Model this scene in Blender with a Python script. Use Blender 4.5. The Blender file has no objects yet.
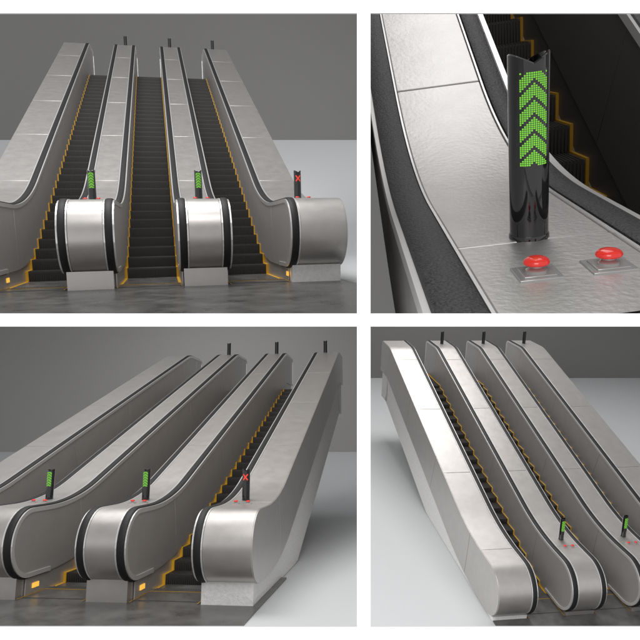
import bpy, bmesh, math, random
from mathutils import Matrix, Vector
random.seed(4)
PI=math.pi
P=1.7       # spacing of the balustrades (m)
RK=1.3      # upper bend radius of the handrail line
RBS=[6.,2.9,4.6,6.]      # lower bend radius of each exhibit
F=640.
# per exhibit: incline, deck height, newel radius, balustrade width, rise, lower flat run, post position, post height, top post offset, then rotation vector and place
SOL=[[0.4421,1.3564,0.5715,0.7835,6.7548,2.2003,1.3929,0.5134,0.2,0.1365,-0.0348,0.2357,-2.5131,9.4394,0.4514],
 [0.5147,1.3,0.5392,0.79,5.3,1.7809,1.3429,0.575,0.2,0.3919,-0.1188,-0.0534,-0.0207,1.4526,-1.5027],
 [0.3697,1.3,0.5274,0.735,4.145,1.05,1.5855,0.4922,-0.1047,-0.2033,-0.0173,-0.1265,-3.9288,8.9017,-3.9789],
 [0.2999,1.3,0.6333,0.84,2.6802,1.1761,1.4799,0.569,0.404,0.2019,0.0169,0.1435,7.07,15.05,-7.08]]
# ---------------------------------------------------------------- scene
sc=bpy.context.scene
sc.view_settings.view_transform='Standard'
w=bpy.data.worlds.new("World"); sc.world=w; w.use_nodes=True
w.node_tree.nodes['Background'].inputs[0].default_value=(.94,.94,.945,1); w.node_tree.nodes['Background'].inputs[1].default_value=.68
cam=bpy.data.cameras.new('camera'); co=bpy.data.objects.new('camera',cam); sc.collection.objects.link(co)
cam.sensor_width=36; cam.lens=36; cam.clip_end=900; co.rotation_euler=(PI/2,0,0); sc.camera=co
# materials
def mat(name,col,rough=.5,metal=0,bump=0,bscale=60,var=0,vscale=3,emit=0,coat=0,rvar=0,det=2):
    m=bpy.data.materials.new(name); m.use_nodes=True; nt=m.node_tree; b=nt.nodes['Principled BSDF']
    b.inputs['Base Color'].default_value=(*col,1); b.inputs['Roughness'].default_value=rough; b.inputs['Metallic'].default_value=metal
    if coat: b.inputs['Coat Weight'].default_value=coat
    if emit:
        b.inputs['Emission Color'].default_value=(*col,1); b.inputs['Emission Strength'].default_value=emit; m.cycles.emission_sampling='NONE'
    if var or rvar or bump: tc=nt.nodes.new('ShaderNodeTexCoord')
    if var or rvar:
        n=nt.nodes.new('ShaderNodeTexNoise'); n.inputs['Scale'].default_value=vscale; n.inputs['Detail'].default_value=det; n.inputs['Roughness'].default_value=.6
        nt.links.new(tc.outputs['Object'],n.inputs['Vector'])
        if var:
            r=nt.nodes.new('ShaderNodeMapRange'); r.inputs[1].default_value=.3; r.inputs[2].default_value=.7; r.inputs[3].default_value=1-var; r.inputs[4].default_value=1+var
            mx=nt.nodes.new('ShaderNodeVectorMath'); mx.operation='SCALE'; mx.inputs[0].default_value=col
            nt.links.new(n.outputs['Fac'],r.inputs[0]); nt.links.new(r.outputs[0],mx.inputs['Scale']); nt.links.new(mx.outputs[0],b.inputs['Base Color'])
        if rvar:
            r=nt.nodes.new('ShaderNodeMapRange'); r.inputs[1].default_value=.3; r.inputs[2].default_value=.7; r.inputs[3].default_value=rough-rvar; r.inputs[4].default_value=rough+rvar
            nt.links.new(n.outputs['Fac'],r.inputs[0]); nt.links.new(r.outputs[0],b.inputs['Roughness'])
    if bump:
        n2=nt.nodes.new('ShaderNodeTexNoise'); n2.inputs['Scale'].default_value=bscale; n2.inputs['Detail'].default_value=2
        bp=nt.nodes.new('ShaderNodeBump'); bp.inputs['Strength'].default_value=bump; bp.inputs['Distance'].default_value=.01
        nt.links.new(tc.outputs['Object'],n2.inputs['Vector']); nt.links.new(n2.outputs['Fac'],bp.inputs['Height']); nt.links.new(bp.outputs[0],b.inputs['Normal'])
    return m
M=dict(
 steel=mat('satin_steel',(.63,.605,.585),.38,.82,0,40,.035,5,det=3,rvar=.02),
 steelc=mat('satin_steel_close',(.62,.60,.59),.42,.8,.5,42,.05,5,det=4),
 side=mat('side_steel',(.61,.59,.575),.44,.65,0,40,.03,3,det=3),
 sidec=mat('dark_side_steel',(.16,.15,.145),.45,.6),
 trim=mat('bright_trim',(.88,.87,.86),.3,.6),
 core=mat('dark_core',(.03,.03,.03),.8),
 rubber=mat('handrail_rubber',(.011,.011,.012),.6),
 rubberc=mat('handrail_rubber_close',(.04,.04,.042),.55,0,1.,95,.98,110,det=3),
 plaster=mat('white_plaster',(.88,.875,.86),.85,0,1.,20,.06,18),
 step=mat('step_metal',(.05,.047,.044),.55,.2),
 yellow=mat('yellow_line',(.78,.44,.02),.5),
 yellowc=mat('dim_yellow_line',(.50,.27,.015),.6),
 black=mat('black_gloss',(.006,.006,.007),.07,0,coat=1),
 blackm=mat('black_matt',(.008,.008,.009),.35),
 green=mat('green_led',(.20,.62,.05),.4,emit=.65),
 redled=mat('red_led',(.95,.06,.03),.4,emit=1.),
 red=mat('red_cap',(.80,.025,.015),.22,coat=.6,emit=.15),
 clear=mat('pale_plate',(.5,.5,.49),.2,.5),
 lamp=mat('comb_lamp',(1,.55,.08),.4,emit=.7),
 floor=mat('dark_landing_floor',(.10,.097,.093),.32,0,0,10,.4,2.2,det=5,rvar=.08),
 ground=mat('pale_ground',(.62,.635,.645),.8),
 back=mat('grey_backdrop',(.225,.222,.216),.9),
 back2=mat('grey_backdrop_baked_light',(.35,.345,.336),.9),  # paler backdrop copy; the lamp light missing there is put into the colour
 white=mat('white_paint',(.9,.9,.9),.6),
)
# ---------------------------------------------------------------- helpers
CUR={}; WM={}
def link(o): CUR['coll'].objects.link(o)
def tag(o,label=None,cat=None,group=None,kind=None):
    for k,v in (('label',label),('category',cat),('group',group),('kind',kind)):
        if v: o[k]=v
def empty(name,loc):
    o=bpy.data.objects.new(name,None); link(o); o.matrix_basis=CUR['M']@Matrix.Translation(loc); WM[o.name]=o.matrix_basis.copy(); o.empty_display_size=.2
    return o
def clipmesh(bm,Mw):
    inv=Mw.inverted()
    for (n,d) in CUR['planes']:
        co_=inv@(Vector(n)*d); no=(Mw.to_3x3().transposed()@Vector(n)).normalized()
        if all((Mw@v.co).dot(Vector(n))>=d for v in bm.verts): continue
        bmesh.ops.bisect_plane(bm,geom=bm.verts[:]+bm.edges[:]+bm.faces[:],plane_co=co_,plane_no=no,clear_inner=True)
def obj(name,bm,m,parent=None,bevel=0,smooth=True,clip=True,local=None,m2=None):
    Mw=WM[parent.name] if parent and local is None else CUR['M']
    if local is not None: Mw=local
    bmesh.ops.recalc_face_normals(bm,faces=bm.faces)
    if clip and CUR['planes']: clipmesh(bm,Mw)
    if not bm.verts: bm.free(); return None
    me=bpy.data.meshes.new(name); bm.to_mesh(me); bm.free(); me.materials.append(m)
    if m2: me.materials.append(m2)
    o=bpy.data.objects.new(name,me); link(o); WM[o.name]=Mw.copy()
    if parent:
        o.parent=parent; o.matrix_basis=WM[parent.name].inverted()@Mw
    else: o.matrix_basis=Mw
    if smooth:
        for p in me.polygons: p.use_smooth=True
        if hasattr(me,'set_sharp_from_angle'): me.set_sharp_from_angle(angle=math.radians(35))
    if bevel:
        b=o.modifiers.new('bevel','BEVEL'); b.width=bevel; b.segments=2; b.limit_method='ANGLE'; b.angle_limit=math.radians(40)
    return o
def box(bm,x0,x1,y0,y1,z0,z1):
    v=[bm.verts.new(p) for p in ((x0,y0,z0),(x1,y0,z0),(x1,y1,z0),(x0,y1,z0),(x0,y0,z1),(x1,y0,z1),(x1,y1,z1),(x0,y1,z1))]
    for f in ((0,1,2,3),(4,5,6,7),(0,1,5,4),(1,2,6,5),(2,3,7,6),(3,0,4,7)): bm.faces.new([v[i] for i in f])
def tube(bm,rings):
    R_=[[bm.verts.new(p) for p in r] for r in rings]; n=len(R_[0])
    for a,b in zip(R_,R_[1:]):
        for i in range(n): bm.faces.new((a[i],a[(i+1)%n],b[(i+1)%n],b[i]))
    bm.faces.new(R_[0]); bm.faces.new(R_[-1])
def split(st,seams,gap):
    L=[0]
    for a,b in zip(st,st[1:]): L.append(L[-1]+math.hypot(b[0][0]-a[0][0],b[0][1]-a[0][1]))
    def at(s):
        for i in range(len(L)-1):
            if L[i]<=s<=L[i+1]:
                t=(s-L[i])/max(1e-9,L[i+1]-L[i]); a,b=st[i],st[i+1]
                return tuple(tuple(a[k][j]*(1-t)+b[k][j]*t for j in (0,1)) for k in (0,1))
    out=[];cur=0;seams=[s for s in seams if gap<s<L[-1]-gap]
    for s in seams+[None]:
        e=L[-1]-1e-6 if s is None else s-gap/2
        seg=[at(cur)]+[st[i] for i in range(len(L)) if cur+1e-4<L[i]<e-1e-4]+[at(e)]
        out.append(seg)
        if s is not None: cur=s+gap/2
    return out
def sweepbox(bm,st,x0,x1,seams=(),gap=.01):
    for seg in split(st,list(seams),gap):
        tube(bm,[[(x0,a[0],a[1]),(x1,a[0],a[1]),(x1,b[0],b[1]),(x0,b[0],b[1])] for a,b in seg])
RE=.20      # corner radius of the upper end
class Prof:
    """side outline of a balustrade: round lower end, flat, long bend, incline, bend, flat, squared upper end"""
    def __init__(s,g,RB,lt=.9):
        s.RB=RB
        s.a,s.H,s.r,s.w,s.R,s.fl,s.yp,s.hp,s.ytp=[float(v) for v in g]; a=s.a;T=[]
        s.yk=s.r+s.fl+RK*math.tan(a/2)                     # where the unrounded flat and incline meet
        s.fl=s.yk-s.r-RB*math.tan(a/2)
        y=s.r
        n=max(2,int(s.fl/.3))
        for k in range(n+1): T.append((y+s.fl*k/n,s.H,0))
        y0=y+s.fl
        for k in range(1,25): t=a*k/24; T.append((y0+RB*math.sin(t),s.H+RB*(1-math.cos(t)),t))
        y1,z1,_=T[-1]; zt=s.H+s.R-RK*(1-math.cos(a)); L=(zt-z1)/math.sin(a)
        for k in range(1,25): T.append((y1+L*math.cos(a)*k/24,z1+L*math.sin(a)*k/24,a))
        y2=T[-1][0]
        for k in range(1,11): t=a*(1-k/10); T.append((y2+RK*(math.sin(a)-math.sin(t)),zt+RK*(math.cos(t)-math.cos(a)),t))
        s.yc=T[-1][0]
        for k in (1,2,3): T.append((s.yc+lt*k/3,s.H+s.R,0))
        s.T=T; s.ye=s.yc+lt
    def top(s,y):                                          # deck height above the floor near the lower end
        d=max(0,y-s.r-s.fl); return s.H+s.RB-math.sqrt(s.RB**2-d*d)
    def off(s,d): return [(y+math.sin(t)*d,z-math.cos(t)*d) for y,z,t in s.T]
    def loop(s,e,under=.6):
        r=s.r;q=r-e; o=[(r+under,s.H-2*r+e)]
        for k in range(21): t=-PI/2-PI*k/20; o.append((r+q*math.cos(t),s.H-r+q*math.sin(t)))
        o+=s.off(e)[1:]
        zc=s.H+s.R-RE;q=RE-e
        for k in range(1,9): t=PI/2*(1-k/8); o.append((s.ye+q*math.cos(t),zc+q*math.sin(t)))
        o.append((s.ye+q,s.H+s.R-2*r+.1))
        return o
    def pairs(s,e):
        r=s.r;q=r-e;o=[]
        for k in range(11):
            t=max(.03,PI/2*k/11); o.append(((r-q*math.cos(t),s.H-r+q*math.sin(t)),(r-q*math.cos(t),s.H-r-q*math.sin(t))))
        o+=list(zip(s.off(e),s.off(2*r-e)))
        zc=s.H+s.R-RE;q=RE-e
        for k in range(1,9):
            t=PI/2*(1-k/8); o.append(((s.ye+q*math.cos(t),zc+q*math.sin(t)),(s.ye+q*math.cos(t),s.H+s.R-2*r+e)))
        return o
# ---------------------------------------------------------------- builders
def balustrade(pr,i,label,group,gap,close=False,lamps=(),ly=.55):
    root=empty('escalator_balustrade',((i-2.5)*P,0,0)); tag(root,label,'balustrade',group)
    steel=M['steelc'] if close else M['steel']; rub=M['rubberc'] if close else M['rubber']
    w=pr.w; sides=[s for s in (-1,1) if not((i==1 and s<0)or(i==4 and s>0))]
    gi=w/2-(.146 if close else .146)
    x0=-gi+.003 if -1 in sides else -w/2-.10
    x1=gi-.003 if 1 in sides else w/2+.10
    seams=[3.0+k*2.12 for k in range(10)] if close else [3.1+k*3.0 for k in range(9)]
    bm=bmesh.new(); sweepbox(bm,pr.pairs(.05),-w/2+.02,w/2-.02); obj('core',bm,M['core'],root,smooth=False)
    bm=bmesh.new(); sweepbox(bm,list(zip(pr.loop(.016),pr.loop(.045))),x0,x1,seams,gap); obj('deck',bm,steel,root,bevel=.006)
    for s in (-1,1):
        if s in sides:
            xs=s*(w/2-(.068 if not close else (.066 if s<0 else .074)))
            bm=bmesh.new()
            pa,pb=pr.loop(0),pr.loop(.045); q=(1.16 if s<0 else .92) if close else .88
            sec=[(-.054,1),(-.060,.6),(-.056,.2),(-.040,.03),(0,0),(.040,.03),(.056,.2),(.060,.6),(.054,1)]
            tube(bm,[[(xs+dx*q,a[0]*(1-f)+b[0]*f,a[1]*(1-f)+b[1]*f) for dx,f in sec] for a,b in zip(pa,pb)])
            obj('handrail',bm,rub,root)
            bm=bmesh.new()
            if close: sweepbox(bm,list(zip(pr.loop(.026),pr.loop(.09))),*sorted((s*(w/2-.008),s*(w/2+.024))))
            else: sweepbox(bm,list(zip(pr.loop(.026),pr.loop(.09))),*sorted((s*(w/2-.012),s*(w/2+.010))))
            sweepbox(bm,list(zip(pr.loop(.010),pr.loop(.09))),*sorted((s*gi,s*(w/2-(.136 if close else .124)))))
            sweepbox(bm,list(zip(pr.loop(.05),pr.loop(.06))),*sorted((s*(w/2-.13),s*w/2)))
            obj('handrail_guide',bm,M['trim'],root,smooth=False)
            bm=bmesh.new(); sweepbox(bm,pr.pairs(.03),min(s*(w/2-.03),s*(w/2-.004)),max(s*(w/2-.03),s*(w/2-.004)),[v-.9 for v in seams],gap)
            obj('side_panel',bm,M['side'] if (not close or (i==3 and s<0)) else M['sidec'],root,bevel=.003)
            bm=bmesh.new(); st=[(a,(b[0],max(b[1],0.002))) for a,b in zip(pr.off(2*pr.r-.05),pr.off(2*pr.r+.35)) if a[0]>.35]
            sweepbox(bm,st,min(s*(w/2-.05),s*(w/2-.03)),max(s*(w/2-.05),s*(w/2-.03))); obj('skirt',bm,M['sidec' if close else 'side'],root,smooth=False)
            if s in lamps:
                bm=bmesh.new(); xx=s*(w/2-.03); box(bm,min(xx,xx+s*.012),max(xx,xx+s*.012),ly,ly+.17,.09,.16); obj('comb_lamp',bm,M['lamp'],root)
        else:
            bm=bmesh.new(); sweepbox(bm,pr.pairs(.022),min(s*(w/2+.0),s*(w/2+.115)),max(s*(w/2+.0),s*(w/2+.115)),[v-.9 for v in seams],gap)
            obj('side_panel',bm,steel,root,bevel=.03)
    outer=i in (1,4)
    bm=bmesh.new(); st=[((a[0],a[1]),(b[0],max(b[1],-.02))) for a,b in zip(pr.off(2*pr.r-.06),pr.off(2*pr.r+(1.0 if outer else .6))) if a[0]>.34]
    st=[((.32,pr.H-2*pr.r+.06),(.32,-.02))]+st
    xo=[-w/2+.06,w/2-.06]
    if i==1: xo[0]=-w/2-.07
    if i==4: xo[1]=w/2+.07
    sweepbox(bm,st,*xo); obj('base',bm,M['plaster'] if outer else M['steel'],root,smooth=False)
    return root
def stepmesh(ws,td,rise):
    bm=bmesh.new(); box(bm,-ws/2,ws/2,0,td+.02,-.05,-.010); 
    prof=[(0,-.010),(-.004,-.03),(.0,-.06),(.02,-rise-.04),(.05,-rise-.04),(.05,-.03)]
    tube(bm,[[(x,y,z) for y,z in prof] for x in (-ws/2,ws/2)])
    n=30
    for k in range(n):
        x=-ws/2+.03+(ws-.06)*(k+.5)/n
        box(bm,x-.008,x+.008,-.010,td,-.011,-.002); box(bm,x-.008,x+.008,-.010,.012,-rise,-.010)
    return bm
def yellowmesh(ws,td,rise,t):
    bm=bmesh.new()
    for s in (-1,1):
        a,b=sorted((s*(ws/2+.012),s*(ws/2-t)))
        box(bm,a,b,-.016,td+.01,-.014,.006); box(bm,a,b,-.022,.016 if t>.03 else 0,-rise-.01,-.012)
    box(bm,-ws/2,ws/2,.06,.09,-.045,-.010)
    return bm
def flight(pr,i,label,group,full=True,shift=.85):
    ws=P-pr.w-.02+.06; td=.4; rise=td*math.tan(pr.a); yk=pr.yk-shift
    root=empty('escalator_steps',((i-2)*P,0,0)); tag(root,label,'escalator steps',group)
    pos=[]
    y=yk
    while y-td>.85: y-=td
    ycomb=y
    while y<yk-1e-4: pos.append((y,0)); y+=td
    n=int(round(pr.R/rise))
    for k in range(n+1): pos.append((yk+k*td,min(k*rise,pr.R)))
    for k in (1,2,3):
        if yk+(n+k)*td<pr.ye: pos.append((yk+(n+k)*td,pr.R))
    first=None
    for (y,z) in pos:
        Ml=CUR['M']@Matrix.Translation(((i-2)*P,y,z-.005))
        if not full:                                   # the close-up is a cut-out section: leave out the steps beyond its cut
            ok=True
            for dx in (-ws/2,ws/2):
                for dz in (0,-rise):
                    q=Ml@Vector((dx,0,dz))
                    if q.y<CUR['ynear'] or q.z/q.y<.00625 : ok=False
            if not ok: continue
        if first is None:
            s=obj('step',stepmesh(ws,td,rise),M['step'],root,smooth=False,clip=False,local=Ml)
            e=obj('yellow_edge',yellowmesh(ws,td,rise,.036 if full else .016),M['yellow' if full else 'yellowc'],s,smooth=False,clip=False,local=Ml)
            first=(s,e)
        else:
            s=first[0].copy(); link(s); s.parent=root; s.matrix_basis=WM[root.name].inverted()@Ml
            e=first[1].copy(); link(e); e.parent=s
    if full:
        bm=bmesh.new(); box(bm,-ws/2,ws/2,.45,ycomb-.005,.0,.012)
        for k in range(24):
            x=-ws/2+.03+(ws-.06)*(k+.5)/24; box(bm,x-.007,x+.007,ycomb-.16,ycomb+.02,.011,.018)
        obj('comb_plate',bm,M['floor'],root,smooth=False)
        bm=bmesh.new(); box(bm,-ws/2,ws/2,ycomb-.20,ycomb-.188,.011,.017); 
        for s in (-1,1): box(bm,*sorted((s*ws/2,s*(ws/2-.010))),.3,ycomb-.19,.012,.018)
        obj('comb_line',bm,M['yellowc'],root,smooth=False)
    return root
def post(x,y,z,h,led,label,group=None):
    root=empty('indicator_post',(x,y,z)); tag(root,label,'indicator post',group); r=.062
    bm=bmesh.new(); n=48
    def ring(rr,zf): return [(rr*math.cos(2*PI*k/n),rr*math.sin(2*PI*k/n),zf(rr*math.cos(2*PI*k/n))) for k in range(n)]
    top=lambda q:(lambda X:h-.030+.030*min(1,abs(X)/.062*1.1)-q)
    bk=M['black'] if led else M['blackm']
    tube(bm,[ring(r,lambda X:-.02),ring(r,top(.004)),ring(r-.004,top(0)),ring(r-.012,top(0)),ring(r-.014,top(.03))])
    obj('housing',bm,bk,root,clip=False)
    bm=bmesh.new(); tube(bm,[ring(r+.003,lambda X:-.03),ring(r+.003,lambda X:.010),ring(r+.001,lambda X:.014)]); obj('base_ring',bm,bk,root,clip=False)
    if led:
        bm=bmesh.new(); nc=13;nr=45; z0=h*.43;z1=h*.90; R2=r+.0022; dc=.106
        for a in range(nc):
            t0=-PI/2+(a-6.5)*dc;t1=t0+dc
            f=bm.faces.new([bm.verts.new(((r+.001)*math.cos(t),(r+.001)*math.sin(t),zz)) for t,zz in((t0,z0-.008),(t1,z0-.008),(t1,z1+.008),(t0,z1+.008))]); f.material_index=1
        for a in range(nc):
            for b in range(nr):
                ok=(b+abs(a-6))%8 not in(0,1)
                if led=='red':
                    u=(a-6)/6; v=(b-28)/9; ok=abs(v)<=1 and abs(abs(u)-abs(v))<.34
                if not ok: continue
                th=-PI/2+(a-6)*dc; zz=z0+(z1-z0)*b/(nr-1); hz=(z1-z0)/nr*.38; ht=.040
                vs=[bm.verts.new((R2*math.cos(th+s1*ht),R2*math.sin(th+s1*ht),zz+s2*hz)) for s1,s2 in((-1,-1),(1,-1),(1,1),(-1,1))]
                bm.faces.new(vs)
        obj('display',bm,M['green'] if led=='green' else M['redled'],root,clip=False,smooth=False,m2=M['black'])
    return root
def button(x,y,z,label,group=None):
    root=empty('stop_button',(x,y,z)); tag(root,label,'stop button',group)
    bm=bmesh.new(); box(bm,-.060,.060,-.060,.060,-.010,.006); box(bm,-.045,.045,-.045,.045,.005,.010); obj('base_plate',bm,M['clear'],root,bevel=.002,clip=False)
    n=36
    def lathe(pr): 
        b=bmesh.new(); tube(b,[[(q*math.cos(2*PI*k/n),q*math.sin(2*PI*k/n),zz) for k in range(n)] for q,zz in pr]); return b
    obj('collar',lathe([(.030,.009),(.030,.015),(.022,.018),(.018,.022),(.018,.032)]),M['clear'],root,clip=False)
    dome=[(.016,.029),(.030,.0295),(.035,.032),(.0365,.0355)]+[(.036*math.cos(t)**.8,.0355+.017*math.sin(t)) for t in [PI/2*k/10 for k in range(1,10)]]+[(.001,.0525)]
    obj('cap',lathe(dome),M['red'],root,clip=False)
    return root
def area(loc,target,size,energy,col=(1,1,1),block=False):
    k=CUR['k']; l=bpy.data.lights.new('lamp','AREA'); l.shape='SQUARE'; l.size=size*k; l.energy=energy*k*k; l.color=col
    o=bpy.data.objects.new('lamp',l); sc.collection.objects.link(o)  # unseen lamp, added to light a single exhibit
    p=CUR['M']@Vector(loc); t=CUR['M']@Vector(target)
    o.location=p; o.rotation_euler=(t-p).to_track_quat('-Z','Y').to_euler()
    o.light_linking.receiver_collection=CUR['coll']
    if block: o.light_linking.blocker_collection=CUR['coll']  # its light passes the wall and the other exhibits
# ---------------------------------------------------------------- exhibits
YB=4.4
def niche(x=None,y=None,keep=1):                       # a side plane of a niche, through its edge in the display wall
    if x is not None: n=Vector((1,-(x-320)/F,0)).normalized()
    else: n=Vector((0,-(320-y)/F,1)).normalized()
    return (tuple(n*keep),0.)
CELL=[[niche(x=363,keep=-1),niche(y=318.5)],[niche(x=364),niche(y=318.5)],[niche(x=363,keep=-1),niche(y=321.5,keep=-1)],[niche(x=364),niche(y=321.5,keep=-1)]]
VIEW=['top left view','top right view','bottom left view','bottom right view']
ORD=['leftmost','second','third','rightmost']
ROW=[140,40,452,378]; XR=[(0,357),(370,640),(0,357),(370,640)]
for idx in range(4):
    x=SOL[idx]; k=3. if idx==1 else 1.
    rv=Vector(x[9:12]); t=Vector(x[12:15])*k
    CUR['M']=Matrix.Translation(t)@Matrix.Rotation(rv.length,4,rv.normalized())@Matrix.Scale(k,4); CUR['k']=k
    c=bpy.data.collections.new('exhibit'); sc.collection.children.link(c); CUR['coll']=c
    CUR['planes']=CELL[idx]+[((0,1,0),YB+.1)]; CUR['ynear']=YB+.1
    pr=Prof(x[:9],RBS[idx]); V=VIEW[idx]; close=idx==1
    Mi=CUR['M'].inverted(); eye=Mi@Vector((0,0,0))
    def ray(px,py): return Mi.to_3x3()@Vector(((px-320)/F,1,(320-py)/F))
    def hit(px,py):
        d=ray(px,py)
        return None if d.z>=-1e-4 else eye+d*(-(eye.z+.03)/d.z)
    row=ROW[idx]
    far={0:34,1:40,2:27,3:130}[idx]
    while True:
        a_,b_=hit(XR[idx][0],row),hit(XR[idx][1],row)
        if a_ and b_ and max((a_-eye).length,(b_-eye).length)<far: break
        row+=1
    # the pale ground sweeps up behind the exhibit like a studio sweep before the grey backdrop starts
    d_=(b_-a_).normalized(); A2=a_-d_*40; B2=b_+d_*40
    fw=Vector((-d_.y,d_.x,0)); 
    if fw.dot(a_-eye)<0: fw=-fw
    D2={0:22.,2:9.}.get(idx,22.); topA=A2.copy(); topB=B2.copy(); N=1
    if row>ROW[idx] and not close:
        dist=(a_-eye).dot(fw)+D2
        qs=[]
        for px in XR[idx]:
            r_=ray(px,ROW[idx]); qs.append(eye+r_*(dist/r_.dot(fw)))
        dq=(qs[1]-qs[0]).normalized(); topA=qs[0]-dq*40; topB=qs[1]+dq*40; N=14
    if not close:
        ft=Vector((eye.x,eye.y,-.03))
        bm=bmesh.new(); prev=[bm.verts.new(ft-d_*30),bm.verts.new(ft+d_*30)]
        for j in range(N+1 if N>1 else 1):
            f=j/N
            pp=[]
            for base,tp in ((A2,topA),(B2,topB)):
                q=base.lerp(tp,f); q.z=base.z+(tp.z-base.z)*f*f; pp.append(bm.verts.new(q))
            bm.faces.new((prev[0],prev[1],pp[1],pp[0])); prev=pp
        o=obj('ground',bm,M['ground']); tag(o,kind='structure')
        bm=bmesh.new(); box(bm,-1.5*P-pr.w/2-.05,1.5*P+pr.w/2+.16,-6,pr.yk+.6,-.1,0); o=obj('floor',bm,M['floor'],smooth=False); tag(o,kind='structure')
    dn=Vector((0,0,.05 if not close else 30)); up=Vector((0,0,60))
    bm=bmesh.new(); bm.faces.new([bm.verts.new(p) for p in (topA-dn,topB-dn,topB+up,topA+up)])
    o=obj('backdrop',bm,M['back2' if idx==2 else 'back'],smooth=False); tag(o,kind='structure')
    gap=.012 if not close else .007
    for i in ((1,2,3,4) if not close else (3,4)):
        if close: lab='large close-up balustrade section carrying the big green indicator post' if i==3 else 'large balustrade beyond the dark steps in the %s'%V
        else: lab='%s steel balustrade with black handrail in the %s'%(ORD[i-1],V)
        ly=.55
        if close: lm=()
        elif idx==0: lm={1:(1,),4:(-1,)}.get(i,()); ly={1:1.15}.get(i,.5)
        else: lm=(1,) if i<4 else (-1,); ly=.70
        balustrade(pr,i,lab,'steel escalator balustrades',gap,close,lm,ly)
    for i in ((1,2,3) if not close else (3,)):
        if close: lab='dark steps with yellow edges behind the big close-up indicator post'
        else: lab='%s dark step flight with yellow edges in the %s'%(['left','middle','right'][i-1],V)
        flight(pr,i,lab,'escalator step flights',not close,[.85,-.30,.58,.85][idx])
    for i in ((2,3,4) if not close else (3,)):
        bx=(i-2.5)*P
        led='red' if i==4 else 'green'
        if close: lab='large glossy black indicator post with green arrow display seen close up'
        else: lab='black post with %s on the %s balustrade, %s'%('red cross' if led=='red' else 'green arrows',ORD[i-1],V)
        post(bx,pr.yp,pr.top(pr.yp)-.016,pr.hp,led,lab,'lower indicator posts')
        if not close:
            post(bx,pr.yc+pr.ytp,pr.H-.016+pr.R,pr.hp*.85,None,'small black post atop the %s balustrade, %s'%(ORD[i-1],V),'upper indicator posts')
        for s,nm in ((-.078,'left'),(.12,'right')):
            yb=pr.yp-(.37 if close else .34)
            button(bx+s,yb,pr.top(yb)-.016,('large %s red stop button below the close-up post'%nm) if close else '%s red stop button on the %s balustrade, %s'%(nm,ORD[i-1],V),'red stop buttons')
    bl=idx>=2
    if not close:
        if idx==3: area((-1,13,14),(-.5,5,2),7,1300,(1,.99,.98),bl)
        else: area((-1,3,13),(0,5,0),7,1250,(1,.99,.98),bl)
        area({0:(2,-7,9),2:(5,-7,9),3:(-8,-4,9)}[idx],(0,4,1),6,{0:650,2:600,3:800}[idx],(1,.985,.975),bl)
        if idx==0: area((0,22,8),(0,34,4),8,700)                 # unseen wash lamp added to brighten the sweep behind the top left exhibit
        if idx==2: area((-3,16,6.5),(-4,26,0),7,170,(1,1,1),bl)  # unseen lamp added to brighten the bottom left background
    else:
        area((1,5,6),(.8,2,1),4,98,(1,.99,.98))
        area((0,-1.5,4.5),(.85,1.5,1.3),2,50)
# ---------------------------------------------------------------- white display wall with four openings
CUR['M']=Matrix.Identity(4); CUR['planes']=[]; c=bpy.data.collections.new('display_wall'); sc.collection.children.link(c); CUR['coll']=c
root=empty('display_wall',(0,YB,0)); tag(root,'plain white display wall with four rectangular openings','wall')
s=YB/F
def X(px): return (px-320)*s
def Z(py): return (320-py)*s
bm=bmesh.new()
for (xa,xb,ya,yb) in ((-600,1200,-500,13),(-600,1200,313.5,326.5),(-600,1200,627,1200),(357,370.5,13,313.5),(357,370.5,326.5,627)):
    box(bm,X(xa),X(xb),0,.015,Z(yb),Z(ya))
bmesh.ops.remove_doubles(bm,verts=bm.verts,dist=.0001)
obj('panel',bm,M['white'],root,smooth=False)
bm=bmesh.new(); y1=60
bm.faces.new([bm.verts.new(p) for p in ((43.5/F*YB,.03,-20),(43.5/F*(YB+y1),y1,-20),(43.5/F*(YB+y1),y1,20),(43.5/F*YB,.03,20))]); obj('partition',bm,M['white'],root,smooth=False)
bm=bmesh.new(); bm.faces.new([bm.verts.new(p) for p in ((-20,.03,0),(-20,y1,0),(30,y1,0),(30,.03,0))]); obj('shelf',bm,M['white'],root,smooth=False)
l=bpy.data.lights.new('added_wall_sun','SUN'); l.energy=3.2; l.angle=.2; o=bpy.data.objects.new('added_wall_sun',l); sc.collection.objects.link(o); o.rotation_euler=(math.radians(70),0,0)  # unseen sun, added to turn only the display wall white
o.light_linking.receiver_collection=c
